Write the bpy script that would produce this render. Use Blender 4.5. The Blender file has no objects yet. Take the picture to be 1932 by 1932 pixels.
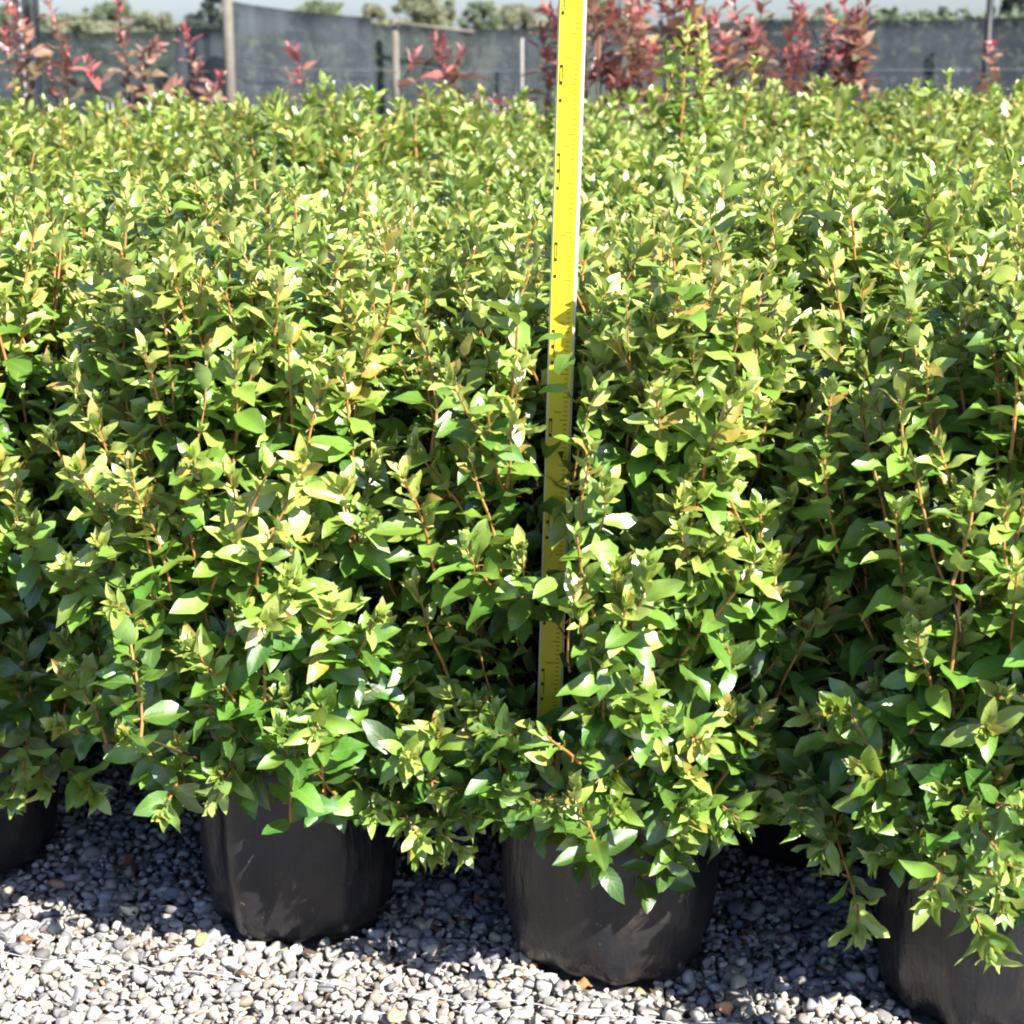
import bpy, bmesh, math, random
import numpy as np
from mathutils import Vector, Matrix

R = math.radians
rng = np.random.default_rng(7)
random.seed(7)
scene = bpy.context.scene
C = scene.collection

# ------------------------------------------------------------------ camera
CAM_H, PITCH, FPX, CPX = 1.07, R(15.0), 3370.0, 966.0      # focal length and centre in units of a 1932 px frame
cam_d = bpy.data.cameras.new('camera'); cam = bpy.data.objects.new('camera', cam_d); C.objects.link(cam)
cam.location = (0, 0, CAM_H); cam.rotation_euler = (R(90) - PITCH, 0, 0)
cam_d.sensor_width = 36; cam_d.lens = 36 * FPX / 1932.0
cam_d.clip_start = 0.05; cam_d.clip_end = 2000
cam_d.dof.use_dof = True; cam_d.dof.focus_distance = 1.95; cam_d.dof.aperture_fstop = 10.5
scene.camera = cam

# ------------------------------------------------------------------ sky, sun, exposure
SUN = Vector((0.56, -0.58, 0.73)).normalized()
world = bpy.data.worlds.new('World'); scene.world = world; world.use_nodes = True
wn = world.node_tree.nodes; wl = world.node_tree.links
sky = wn.new('ShaderNodeTexSky'); sky.sky_type = 'NISHITA'; sky.sun_disc = False
sky.sun_elevation = math.asin(SUN.z); sky.sun_rotation = math.atan2(SUN.x, SUN.y)
sky.air_density = 1.0; sky.dust_density = 0.95; sky.ozone_density = 1.0
wn['Background'].inputs['Strength'].default_value = 0.058
tint = wn.new('ShaderNodeMix'); tint.data_type = 'RGBA'; tint.blend_type = 'MULTIPLY'; tint.inputs[0].default_value = 1.0
tint.inputs[7].default_value = (0.80, 0.93, 1.24, 1); wl.new(sky.outputs[0], tint.inputs[6])
wl.new(tint.outputs[2], wn['Background'].inputs['Color'])
sd = bpy.data.lights.new('sun', 'SUN'); sd.energy = 5.0; sd.angle = R(0.55); sd.color = (1.0, 0.95, 0.86)
sun = bpy.data.objects.new('sun', sd); C.objects.link(sun); sun.location = (3, -3, 6)
sun.rotation_euler = SUN.to_track_quat('Z', 'Y').to_euler()
vs = scene.view_settings
vs.view_transform = 'Standard'; vs.look = 'None'; vs.gamma = 1.0; vs.use_curve_mapping = False; vs.exposure = 1.62
scene.render.engine = 'CYCLES'
scene.cycles.max_bounces = 6; scene.cycles.diffuse_bounces = 3; scene.cycles.glossy_bounces = 3; scene.cycles.transmission_bounces = 3
scene.cycles.use_denoising = True
scene.cycles.filter_width = 2.0

# ------------------------------------------------------------------ helpers
def ray(u, v):
    x = (u - CPX) / FPX; y = -(v - CPX) / FPX
    return Vector((x, math.cos(PITCH) + y * math.sin(PITCH), -math.sin(PITCH) + y * math.cos(PITCH)))
def at(u, v, Y):
    r = ray(u, v); return r * (Y / r.y) + Vector((0, 0, CAM_H))
def gnd(u, v, z=0.0):
    r = ray(u, v); return r * ((z - CAM_H) / r.z) + Vector((0, 0, CAM_H))
def project(P):
    d = P - np.array([0, 0, CAM_H])
    dep = d[:, 1] * math.cos(PITCH) - d[:, 2] * math.sin(PITCH)
    up = d[:, 1] * math.sin(PITCH) + d[:, 2] * math.cos(PITCH)
    dep = np.maximum(dep, 1e-3)
    return CPX + FPX * d[:, 0] / dep, CPX - FPX * up / dep, dep

def tag(o, label=None, cat=None, group=None, kind=None):
    if label: o['label'] = label
    if cat: o['category'] = cat
    if group: o['group'] = group
    if kind: o['kind'] = kind
    return o
def empty(name, loc=(0, 0, 0), rz=0.0):
    o = bpy.data.objects.new(name, None); C.objects.link(o)
    o.location = loc; o.rotation_euler = (0, 0, rz); o.empty_display_size = 0.05
    return o
def link(name, me, parent=None, loc=None):
    o = bpy.data.objects.new(name, me); C.objects.link(o)
    if parent: o.parent = parent
    if loc is not None: o.location = loc
    return o
def np_mesh(name, V, F, mat, data=None, smooth=True, tris=False):
    """V (n,3), F (m,k) same-size faces -> mesh"""
    me = bpy.data.meshes.new(name)
    V = np.asarray(V, np.float32); F = np.asarray(F, np.int32)
    m, k = F.shape
    me.vertices.add(len(V)); me.vertices.foreach_set('co', V.ravel())
    me.loops.add(m * k); me.loops.foreach_set('vertex_index', F.ravel())
    me.polygons.add(m); me.polygons.foreach_set('loop_start', np.arange(0, m * k, k, dtype=np.int32))
    if smooth: me.polygons.foreach_set('use_smooth', np.ones(m, bool))
    if data is not None:
        a = me.attributes.new('leafdata', 'FLOAT_COLOR', 'POINT')
        a.data.foreach_set('color', np.asarray(data, np.float32).ravel())
    me.materials.append(mat); me.update(calc_edges=True)
    return me
class MB:
    def __init__(s): s.v = []; s.f = []
    def box(s, x0, x1, y0, y1, z0, z1):
        n = len(s.v)
        s.v += [(x0,y0,z0),(x1,y0,z0),(x1,y1,z0),(x0,y1,z0),(x0,y0,z1),(x1,y0,z1),(x1,y1,z1),(x0,y1,z1)]
        s.f += [[n+i for i in q] for q in ((3,2,1,0),(4,5,6,7),(0,1,5,4),(1,2,6,5),(2,3,7,6),(3,0,4,7))]
    def tube(s, pts, rad, seg=6, cap=True):
        pts = [Vector(p) for p in pts]
        if not hasattr(rad, '__len__'): rad = [rad] * len(pts)
        n0 = len(s.v)
        for i, p in enumerate(pts):
            t = (pts[min(i+1, len(pts)-1)] - pts[max(i-1, 0)]).normalized()
            a = t.orthogonal().normalized() if abs(t.z) > .95 else t.cross(Vector((0,0,1))).normalized()
            b = t.cross(a)
            for j in range(seg):
                an = 2*math.pi*j/seg
                s.v.append(tuple(p + (a*math.cos(an) + b*math.sin(an)) * rad[i]))
        for i in range(len(pts)-1):
            for j in range(seg):
                k = (j+1) % seg
                s.f.append([n0+i*seg+j, n0+i*seg+k, n0+(i+1)*seg+k, n0+(i+1)*seg+j])
        if cap:
            s.f.append([n0+j for j in reversed(range(seg))]); s.f.append([n0+(len(pts)-1)*seg+j for j in range(seg)])
    def mesh(s, name, mat, smooth=False):
        me = bpy.data.meshes.new(name); me.from_pydata(s.v, [], s.f); me.materials.append(mat)
        if smooth: me.polygons.foreach_set('use_smooth', [True]*len(me.polygons))
        me.update(); return me
    def build(s, name, mat, parent=None, smooth=False, loc=None):
        return link(name, s.mesh(name, mat, smooth), parent, loc)

# ------------------------------------------------------------------ materials
class NT:
    def __init__(s, name):
        s.m = bpy.data.materials.new(name); s.m.use_nodes = True; s.t = s.m.node_tree; s.t.nodes.clear()
        s.out = s.n('ShaderNodeOutputMaterial')
    def n(s, typ, **kw):
        nd = s.t.nodes.new(typ)
        for k, v in kw.items():
            if k in nd.inputs: nd.inputs[k].default_value = v
            else: setattr(nd, k, v)
        return nd
    def l(s, a, b): s.t.links.new(a, b)
    def math(s, op, a, b=None, clamp=False):
        nd = s.n('ShaderNodeMath', operation=op, use_clamp=clamp)
        for i, x in enumerate((a, b)):
            if x is None: continue
            if isinstance(x, (int, float)): nd.inputs[i].default_value = x
            else: s.l(x, nd.inputs[i])
        return nd.outputs[0]
    def mix(s, fac, a, b, blend='MIX'):
        nd = s.n('ShaderNodeMix', data_type='RGBA', blend_type=blend)
        for i, x in ((0, fac), (6, a), (7, b)):
            if isinstance(x, (int, float)): nd.inputs[i].default_value = x
            elif isinstance(x, tuple): nd.inputs[i].default_value = (*x, 1)
            else: s.l(x, nd.inputs[i])
        return nd.outputs[2]
    def ramp(s, fac, stops):
        nd = s.n('ShaderNodeValToRGB'); e = nd.color_ramp.elements
        while len(e) < len(stops): e.new(0.5)
        for el, (p, c) in zip(e, stops): el.position = p; el.color = (*c, 1) if len(c) == 3 else c
        s.l(fac, nd.inputs[0]); return nd.outputs[0]
    def noise(s, scale, detail=3, rough=.5, coord='Object', vec=None):
        nd = s.n('ShaderNodeTexNoise', Scale=scale, Detail=detail, Roughness=rough)
        if vec is None: vec = s.coord(coord)
        s.l(vec, nd.inputs['Vector']); return nd.outputs[0]
    def coord(s, c='Object'): return s.n('ShaderNodeTexCoord').outputs[c]
    def mapped(s, scale, c='Object'):
        mp = s.n('ShaderNodeMapping'); mp.inputs['Scale'].default_value = scale; s.l(s.coord(c), mp.inputs[0]); return mp.outputs[0]
    def bump(s, h, strength=.3, dist=.01):
        nd = s.n('ShaderNodeBump', Strength=strength, Distance=dist); s.l(h, nd.inputs['Height']); return nd.outputs[0]
    def pbsdf(s, col, rough=.6, spec=.5, normal=None):
        b = s.n('ShaderNodeBsdfPrincipled')
        if isinstance(col, tuple): b.inputs['Base Color'].default_value = (*col, 1)
        else: s.l(col, b.inputs['Base Color'])
        if isinstance(rough, (int, float)): b.inputs['Roughness'].default_value = rough
        else: s.l(rough, b.inputs['Roughness'])
        b.inputs['Specular IOR Level'].default_value = spec
        if normal is not None: s.l(normal, b.inputs['Normal'])
        return b
    def done(s, sh): s.l(sh.outputs[0] if hasattr(sh, 'outputs') else sh, s.out.inputs[0]); return s.m

def leaf_mat(name, stops, petiole, under, rough=.38, trans=.28, tcol=(0.45, 0.60, 0.06), spec=1.0, tipmix=.65):
    m = NT(name)
    at_ = m.n('ShaderNodeAttribute', attribute_name='leafdata')
    sep = m.n('ShaderNodeSeparateColor'); m.l(at_.outputs['Color'], sep.inputs[0])
    age, rnd, lt, acr = sep.outputs[0], sep.outputs[1], sep.outputs[2], at_.outputs['Alpha']
    pet = m.math('GREATER_THAN', lt, .93)
    oi = m.n('ShaderNodeObjectInfo').outputs['Random']
    f = m.math('ADD', age, m.math('MULTIPLY', m.math('SUBTRACT', rnd, .5), .26))
    f = m.math('ADD', f, m.math('MULTIPLY', m.math('SUBTRACT', oi, .5), .08), True)
    col = m.ramp(f, stops)
    mott = m.noise(38, 3)
    col = m.mix(m.math('MULTIPLY', mott, .35), col, m.mix(.5, col, (0.10, 0.13, 0.02)))
    hs = m.n('ShaderNodeHueSaturation'); m.l(col, hs.inputs['Color'])
    m.l(m.math('ADD', .485, m.math('MULTIPLY', rnd, .03)), hs.inputs['Hue'])
    m.l(m.math('ADD', .82, m.math('MULTIPLY', rnd, .36)), hs.inputs['Value'])
    col = hs.outputs[0]
    side = m.math('SINE', m.math('MULTIPLY', m.math('SUBTRACT', lt, m.math('MULTIPLY', acr, .22)), 52.0))
    col = m.mix(m.math('MULTIPLY', m.math('SUBTRACT', side, .55, True), .45), col, m.mix(.5, col, (0.30, 0.38, 0.10)))
    sick = m.math('MULTIPLY', m.math('GREATER_THAN', rnd, .975), m.math('LESS_THAN', age, .6))
    col = m.mix(m.math('MULTIPLY', sick, .75), col, (0.38, 0.27, 0.05))
    bronze = m.math('MULTIPLY', m.math('LESS_THAN', rnd, .16), m.math('GREATER_THAN', f, .72))
    col = m.mix(m.math('MULTIPLY', bronze, tipmix), col, (0.46, 0.27, 0.07))
    vein = m.math('LESS_THAN', acr, .10)
    col = m.mix(m.math('MULTIPLY', vein, .45), col, m.mix(.5, col, (0.30, 0.36, 0.10)))
    spots_ = m.math('MULTIPLY', m.math('GREATER_THAN', m.noise(170, 2), .73), m.math('GREATER_THAN', rnd, .45))
    col = m.mix(m.math('MULTIPLY', spots_, .6), col, (0.16, 0.10, 0.03))
    geo = m.n('ShaderNodeNewGeometry')
    col_u = m.mix(.55, col, under)
    top = m.mix(geo.outputs['Backfacing'], col, col_u)
    fin = m.mix(pet, top, petiole)
    nrm = m.bump(m.math('ADD', m.noise(90, 2), m.math('MULTIPLY', side, .07)), .20, .004)
    rg = m.math('ADD', rough - .06, m.math('MULTIPLY', m.noise(25, 2), .16))
    rg = m.math('ADD', rg, m.math('MULTIPLY', geo.outputs['Backfacing'], .25))
    b = m.pbsdf(fin, rg, spec, nrm)
    b.inputs['Coat Weight'].default_value = .55; b.inputs['Coat Roughness'].default_value = .27
    t = m.n('ShaderNodeBsdfTranslucent'); m.l(m.mix(.55, fin, m.mix(f, (tcol[0]*.35, tcol[1]*.45, tcol[2]*.4), tcol)), t.inputs['Color'])
    ms = m.n('ShaderNodeMixShader'); ms.inputs[0].default_value = trans
    m.l(b.outputs[0], ms.inputs[1]); m.l(t.outputs[0], ms.inputs[2])
    return m.done(ms)

M = {}
M['leaf'] = leaf_mat('glossy_green_leaf',
    [(0.0, (0.020, 0.070, 0.014)), (0.26, (0.046, 0.148, 0.020)), (0.50, (0.108, 0.262, 0.030)), (0.74, (0.235, 0.392, 0.052)), (1.0, (0.44, 0.50, 0.115))],
    (0.46, 0.19, 0.045), (0.13, 0.19, 0.06))
M['red_leaf'] = leaf_mat('red_tip_leaf',
    [(0.0, (0.06, 0.09, 0.03)), (0.3, (0.18, 0.14, 0.08)), (0.55, (0.34, 0.14, 0.11)), (0.8, (0.46, 0.07, 0.12)), (1.0, (0.56, 0.20, 0.21))],
    (0.25, 0.09, 0.05), (0.32, 0.15, 0.11), tcol=(0.5, 0.13, 0.10), tipmix=0.0)
def simple(name, c1, c2, scale, rough=.7, spec=.4, bs=0.0, bd=.002):
    m = NT(name); nz = m.noise(scale, 5, .6)
    col = m.mix(m.math('MULTIPLY', m.math('SUBTRACT', nz, .3), 2.0, True), c1, c2)
    return m.done(m.pbsdf(col, rough, spec, m.bump(nz, bs, bd) if bs else None))
M['stem'] = simple('red_brown_stem', (0.25, 0.11, 0.035), (0.45, 0.25, 0.07), 45, .55, .4, .3)
M['branch'] = simple('brown_branch', (0.05, 0.03, 0.018), (0.11, 0.06, 0.032), 60, .8, .2, .3)
M['bark'] = simple('grey_bark', (0.07, 0.05, 0.035), (0.15, 0.11, 0.08), 8, .9, .2, .6, .02)
M['soil'] = simple('potting_soil', (0.012, 0.009, 0.006), (0.05, 0.032, 0.02), 120, .95, .2, 1.0, .01)
M['wood_post'] = simple('weathered_post', (0.11, 0.10, 0.08), (0.19, 0.175, 0.145), 9, .85, .2, .4, .01)
M['dark_steel'] = simple('dark_steel', (0.015, 0.014, 0.014), (0.035, 0.03, 0.028), 20, .5, .4, .1)
M['pale_clip'] = simple('pale_clip', (0.35, 0.36, 0.38), (0.5, 0.5, 0.52), 30, .5, .4)
M['fence_wire'] = simple('fence_wire', (0.09, 0.095, 0.105), (0.14, 0.145, 0.155), 30, .5, .4)
M['wire'] = simple('galvanised_wire', (0.30, 0.31, 0.33), (0.5, 0.5, 0.52), 60, .35, .5)
M['cane'] = simple('pale_cane', (0.22, 0.21, 0.20), (0.36, 0.34, 0.30), 30, .7, .3)
M['staff_white'] = simple('staff_white', (0.72, 0.70, 0.58), (0.80, 0.78, 0.66), 40, .35, .5)
M['staff_yellow'] = simple('staff_yellow', (0.78, 0.64, 0.018), (0.80, 0.68, 0.025), 30, .4, .5)
M['staff_ink'] = simple('staff_ink', (0.02, 0.018, 0.01), (0.05, 0.045, 0.02), 60, .6, .3)
M['staff_tick'] = simple('staff_tick', (0.46, 0.27, 0.02), (0.52, 0.32, 0.03), 60, .6, .3)
M['dry_leaf'] = simple('dry_leaf', (0.20, 0.085, 0.03), (0.40, 0.19, 0.07), 60, .7, .3, .4)

def bag_mat():
    m = NT('black_planter_film')
    n1 = m.noise(9, 5, .65); n2 = m.noise(45, 4, .7)
    st = m.noise(1.0, 4, .6, vec=m.mapped((55, 55, 7)))
    dust = m.math('MULTIPLY', m.math('SUBTRACT', n1, .50), 4.5, True)
    dust = m.math('MULTIPLY', dust, m.math('ADD', .25, m.math('MULTIPLY', n2, 1.0)), True)
    dust = m.math('MULTIPLY', dust, m.math('ADD', .3, m.math('MULTIPLY', st, 1.1)), True)
    col = m.mix(m.math('MULTIPLY', dust, .55), (0.014, 0.0145, 0.0175), (0.090, 0.060, 0.036))
    rg = m.math('ADD', .30, m.math('MULTIPLY', dust, .45))
    spec = m.noise(160, 2)
    col = m.mix(m.math('MULTIPLY', m.math('GREATER_THAN', spec, .73), .5), col, (0.2, 0.17, 0.13))
    h = m.math('ADD', m.math('MULTIPLY', st, .5), m.math('MULTIPLY', n2, .3))
    return m.done(m.pbsdf(col, rg, .55, m.bump(h, .6, .010)))
M['bag'] = bag_mat()

def cloth_mat(name, base, green, gmix, see=.48):
    m = NT(name)
    v = m.noise(1.0, 5, .7, vec=m.mapped((9, 9, .9)))
    big = m.noise(1.1, 3, .5)
    col = m.mix(m.math('MULTIPLY', m.math('SUBTRACT', v, .3, True), 2.2, True), tuple(c*.8 for c in base), tuple(c*1.6 for c in base))
    col = m.mix(m.math('MULTIPLY', m.math('SUBTRACT', big, .35), gmix, True), col, green)
    b = m.pbsdf(col, .85, .25, m.bump(v, .3, .02)); tp = m.n('ShaderNodeBsdfTransparent'); ms = m.n('ShaderNodeMixShader')
    m.l(m.math('MULTIPLY', m.math('ADD', .35, v), see), ms.inputs[0]); m.l(b.outputs[0], ms.inputs[1]); m.l(tp.outputs[0], ms.inputs[2])
    return m.done(ms)
M['cloth'] = cloth_mat('shade_cloth', (0.042, 0.048, 0.064), (0.040, 0.058, 0.054), 1.2)
M['cloth_green'] = cloth_mat('shade_cloth_green', (0.040, 0.048, 0.060), (0.042, 0.064, 0.048), 2.2)
M['cloth_dark'] = cloth_mat('shade_cloth_dark', (0.028, 0.032, 0.042), (0.028, 0.038, 0.038), 1.0)

def stone_mat():
    m = NT('river_gravel')
    a = m.n('ShaderNodeAttribute', attribute_name='leafdata')
    n1 = m.noise(220, 4, .6)
    col = m.mix(m.math('MULTIPLY', m.math('SUBTRACT', n1, .35), .9, True), a.outputs['Color'], m.mix(.5, a.outputs['Color'], (0.16, 0.13, 0.11)))
    return m.done(m.pbsdf(col, .75, .3, m.bump(n1, .25, .002)))
M['stone'] = stone_mat()
def ground_mat():
    m = NT('gravel_ground')
    vo = m.n('ShaderNodeTexVoronoi', Scale=70); m.l(m.coord('Object'), vo.inputs['Vector'])
    c = m.ramp(vo.outputs['Color'], [(0, (0.20, 0.18, 0.16)), (.5, (0.36, 0.34, 0.32)), (1, (0.5, 0.47, 0.42))])
    c = m.mix(m.math('MULTIPLY', vo.outputs['Distance'], 1.2, True), c, (0.05, 0.045, 0.04))
    far = m.noise(.06, 4)
    g = m.mix(far, (0.10, 0.12, 0.05), (0.22, 0.19, 0.11))
    sx = m.n('ShaderNodeSeparateXYZ'); m.l(m.coord('Object'), sx.inputs[0])
    c = m.mix(m.math('MULTIPLY', m.math('SUBTRACT', sx.outputs[1], 17.0), .3, True), c, g)
    return m.done(m.pbsdf(c, .9, .2))
M['ground'] = ground_mat()

# ------------------------------------------------------------------ ground
mb = MB(); mb.v = [(-600,-60,-.010),(600,-60,-.010),(600,900,-.010),(-600,900,-.010)]; mb.f = [[0,1,2,3]]
tag(mb.build('ground', M['ground']), kind='structure')

# ------------------------------------------------------------------ gravel: thousands of pebbles as one mass
def ico(sub):
    bm = bmesh.new(); bmesh.ops.create_icosphere(bm, subdivisions=sub, radius=1.0)
    V = np.array([v.co[:] for v in bm.verts]); F = np.array([[v.index for v in f.verts] for f in bm.faces]); bm.free(); return V, F
def lump(V, r, amp):
    V = V.copy()
    for k in range(9):
        d = r.normal(size=3); d /= np.linalg.norm(d); c = r.uniform(.30, .85)
        h = V @ d
        V -= np.outer(np.maximum(h - c, 0) * amp, d)           # worn facets
    return V * r.uniform(.8, 1.2, size=3)
BAGS = [(-0.735, 2.215), (-0.265, 2.05), (0.122, 1.962), (0.545, 1.845)]
BAG_R = [0.118, 0.116, 0.124, 0.124]
def pebbles():
    allV, allF, allD, off = [], [], [], 0
    pal = np.array([(.52,.48,.43),(.42,.40,.39),(.55,.50,.41),(.32,.32,.34),(.46,.42,.39),(.50,.41,.32),(.24,.23,.23),(.60,.57,.52),(.40,.24,.14),(.46,.37,.33)])
    pw = np.array([.2,.15,.14,.11,.12,.08,.06,.10,.015,.025]); pw /= pw.sum()
    for lay, (z0, sp) in enumerate(((-.004, .0118), (.003, .0142))):
        xs = np.arange(-1.0, 1.0, sp); ys = np.arange(1.50, 2.62, sp * .9)
        X, Y = np.meshgrid(xs, ys); X = X.ravel() + rng.normal(0, sp*.28, X.size); Y = Y.ravel() + rng.normal(0, sp*.28, Y.size)
        keep = np.abs(X) < .30 * Y + .16
        for (bx, by), br in zip(BAGS, BAG_R): keep &= (X-bx)**2 + (Y-by)**2 > (br*.90)**2
        X, Y = X[keep], Y[keep]
        near = Y < 2.12
        for sub, sel in ((2, near), (1, ~near)):
            V0, F0 = ico(sub)
            temps = [lump(V0, rng, 1.0) for _ in range(10)]
            n = sel.sum()
            size = np.clip(rng.lognormal(math.log(.0062), .40, n), .0030, .0150)
            ti = rng.integers(0, 10, n)
            T = np.stack(temps)[ti]
            T = T * np.stack([size * rng.uniform(.85, 1.35, n), size, size * rng.uniform(.55, .9, n)], 1)[:, None, :]
            tl = rng.normal(0, .45, n); a = rng.uniform(0, 6.28, n)
            ca, sa, ct, st = np.cos(a)[:,None], np.sin(a)[:,None], np.cos(tl)[:,None], np.sin(tl)[:,None]
            x, y, z = T[...,0], T[...,1], T[...,2]
            y, z = y*ct - z*st, y*st + z*ct
            x, y = x*ca - y*sa, x*sa + y*ca
            P = np.stack([x + X[sel][:,None], y + Y[sel][:,None], z + z0 + rng.normal(0, .0018, n)[:,None] + size[:,None]*.25], -1)
            col = pal[rng.choice(len(pal), n, p=pw)] * rng.uniform(.46, .98, n)[:,None]
            D = np.concatenate([np.repeat(col[:,None,:], len(V0), 1), np.ones((n, len(V0), 1))], -1)
            Fm = F0[None] + (off + np.arange(n) * len(V0))[:, None, None]
            allV.append(P.reshape(-1,3)); allF.append(Fm.reshape(-1,3)); allD.append(D.reshape(-1,4)); off += n * len(V0)
    me = np_mesh('gravel', np.concatenate(allV), np.concatenate(allF), M['stone'], np.concatenate(allD), smooth=False)
    return link('gravel', me)
tag(pebbles(), 'pale washed gravel spread under and before the planter bags', 'gravel', kind='stuff')

# ------------------------------------------------------------------ leaves
T_ST = np.array([-.20, -.01, .10, .28, .48, .68, .86, 1.0])
T_HW = np.array([.016, .018, .135, .225, .252, .212, .118, .003])
def leaf_template(r, ncol, st_idx=None, slim=1.0):
    st = T_ST if st_idx is None else T_ST[st_idx]; hw = (T_HW if st_idx is None else T_HW[st_idx]) * slim
    fold = r.uniform(.08, .60); droop = r.uniform(-.08, .55); wave = r.uniform(.02, .15); ph = r.uniform(0, 6.28); sw = r.normal(0, .09)
    twist = r.normal(0, .25)
    cols = np.linspace(-1, 1, ncol)
    V, A, Pt = [], [], []
    for t, h in zip(st, hw):
        for c in cols:
            y = c * h; tt = max(t, 0)
            z = fold * abs(y) ** 1.15 - droop * tt * tt + wave * math.sin(tt * 8 + ph + (1.5 if c > 0 else 0)) * abs(c) * h * 4
            z += twist * y * tt
            V.append((t - .06 * droop * tt * tt, y + sw * tt * tt, z)); A.append(abs(c)); Pt.append(1.0 if t < 0 else .9 * t)
    F = []
    for i in range(len(st) - 1):
        for j in range(ncol - 1):
            a = i * ncol + j; F.append((a, a + ncol, a + ncol + 1, a + 1))
    V = np.array(V); F = np.array(F)
    return V, F, np.array(A), np.array(Pt)
NT_ = 16
tr = np.random.default_rng(3)
seeds = tr.integers(0, 1 << 30, NT_)
def tset(ncol, idx=None, slim=1.0):
    L = [leaf_template(np.random.default_rng(s), ncol, idx, slim) for s in seeds]
    return dict(V=np.stack([l[0] for l in L]), F=L[0][1], A=L[0][2], P=L[0][3])
HI = tset(5, [0,1,2,3,4,5,6,7]); MID = tset(3); LOW = tset(3, [1,2,4,6,7]); RED = tset(3, [0,1,3,4,6,7], slim=.80)

class Leaves:
    """arrays: base, dir, nrm, size, tid, age, rnd, shoot"""
    def __init__(s): s.rows = []
    def add(s, base, d, n, size, tid, age, rnd, shoot): s.rows.append(np.array([[*base, *d, *n, size, tid, age, rnd, shoot, 1.0]], float))
    def arr(s):
        a = np.vstack(s.rows)
        d = a[:, 3:6]; d /= np.linalg.norm(d, axis=1, keepdims=True)
        n = a[:, 6:9]; n = n - d * (n * d).sum(1, keepdims=True); n /= np.maximum(np.linalg.norm(n, axis=1, keepdims=True), 1e-6)
        return dict(base=a[:, 0:3], d=d, n=n, s=np.cross(n, d), size=a[:, 9], tid=a[:, 10].astype(int), age=a[:, 11], rnd=a[:, 12], shoot=a[:, 13].astype(int), wid=a[:, 14])
def sub(L, m): return {k: v[m] for k, v in L.items()}
def leaf_mesh(name, L, T, mat):
    tv = T['V'][L['tid']] * L['size'][:, None, None]
    P = L['base'][:, None, :] + tv[..., 0:1] * L['d'][:, None, :] + tv[..., 1:2] * (L['s'] * L['wid'][:, None])[:, None, :] + tv[..., 2:3] * L['n'][:, None, :]
    nv = T['V'].shape[1]; n = len(L['size'])
    F = T['F'][None] + (np.arange(n) * nv)[:, None, None]
    D = np.stack([np.repeat(L['age'][:, None], nv, 1), np.repeat(L['rnd'][:, None], nv, 1), np.tile(T['P'], (n, 1)), np.tile(T['A'], (n, 1))], -1)
    return np_mesh(name, P.reshape(-1, 3), F.reshape(-1, 4), mat, D.reshape(-1, 4))

def unit(v):
    v = np.asarray(v, float); return v / max(np.linalg.norm(v), 1e-9)
def nrm_rows(a): return a / np.maximum(np.sqrt((a * a).sum(1, keepdims=True)), 1e-9)
SUNV = np.array([SUN.x, SUN.y, SUN.z])
def grow_shoot(LS, stems, r, base, dr, length, sid, size=.046, npair=6, new=1.0, up=.25, age0=.1, root=None, out=None, cap=.056):
    """a leafy shoot: opposite pairs of leaves, smaller and lighter towards the tip"""
    k = 7
    dd = unit(dr) + np.cumsum(np.array([0, 0, up / k]) + r.normal(0, .085, (k, 3)), 0)
    pts = np.vstack([np.zeros((1, 3)), np.cumsum(nrm_rows(dd) * (length / k), 0)]) + np.array(base, float)
    stems.append((sid, pts, root))
    a0 = r.uniform(0, 6.28)
    i = np.repeat(np.arange(npair), 2); sd_ = np.tile([0, 1], npair); n = len(i)
    u = 1 - (1 - i / max(npair - .6, 1)) ** 1.4
    f = u * k; j = np.minimum(f.astype(int), k - 1)
    p = pts[j] + (pts[j+1] - pts[j]) * (f - j)[:, None]; ax = nrm_rows(pts[j+1] - pts[j])
    an = a0 + i * (math.pi / 2) + sd_ * math.pi + r.normal(0, .22, n)
    phi = (1.45 - 1.0 * u ** 1.3) + r.normal(0, .18, n)
    sz = size * (1.0 - .48 * u ** 2.0) * r.uniform(.66, 1.2, n)
    sz = np.minimum(sz, cap * r.uniform(.85, 1.0, n))
    age = age0 + (u ** 1.5) * .80 * new + r.normal(0, .06, n)
    keep = ~((i < 2) & (r.random(n) < .12))
    # the terminal bud: a few tiny pale leaves
    q = 4; axq = np.repeat(unit(pts[-1] - pts[-2])[None], q, 0)
    p = np.vstack([p, np.repeat(pts[-1][None], q, 0)]); ax = np.vstack([ax, axq]); u = np.concatenate([u, np.ones(q)])
    an = np.concatenate([an, a0 + np.arange(q) * 1.57 + r.normal(0, .2, q)]); phi = np.concatenate([phi, r.uniform(.18, .5, q)])
    sz = np.concatenate([sz, size * r.uniform(.3, .5, q)]); age = np.concatenate([age, np.full(q, .12 + .86 * new)]); keep = np.concatenate([keep, np.ones(q, bool)])
    n += q
    e1 = nrm_rows(np.cross(ax, np.where(np.abs(ax[:, 2:3]) < .9, np.array([[.31, .22, .92]]), np.array([[1., 0, 0]])))); e2 = np.cross(ax, e1)
    rad = e1 * np.cos(an)[:, None] + e2 * np.sin(an)[:, None]
    c, s_ = np.cos(phi)[:, None], np.sin(phi)[:, None]
    d = ax * c + rad * s_; d[:, 2] -= .12 * (1 - u)
    nn = ax * s_ - rad * c + r.normal(0, .22, (n, 3)) + SUNV * .30
    if out is not None: nn = nn + out * .5
    rows = np.column_stack([p, d, nn, sz, r.integers(0, NT_, n), np.clip(age, 0, 1), r.random(n), np.full(n, sid), np.clip(1.06 - .32 * u ** 1.5 + r.normal(0, .08, n), .5, 1.2)])
    LS.rows.append(rows[keep])

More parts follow.
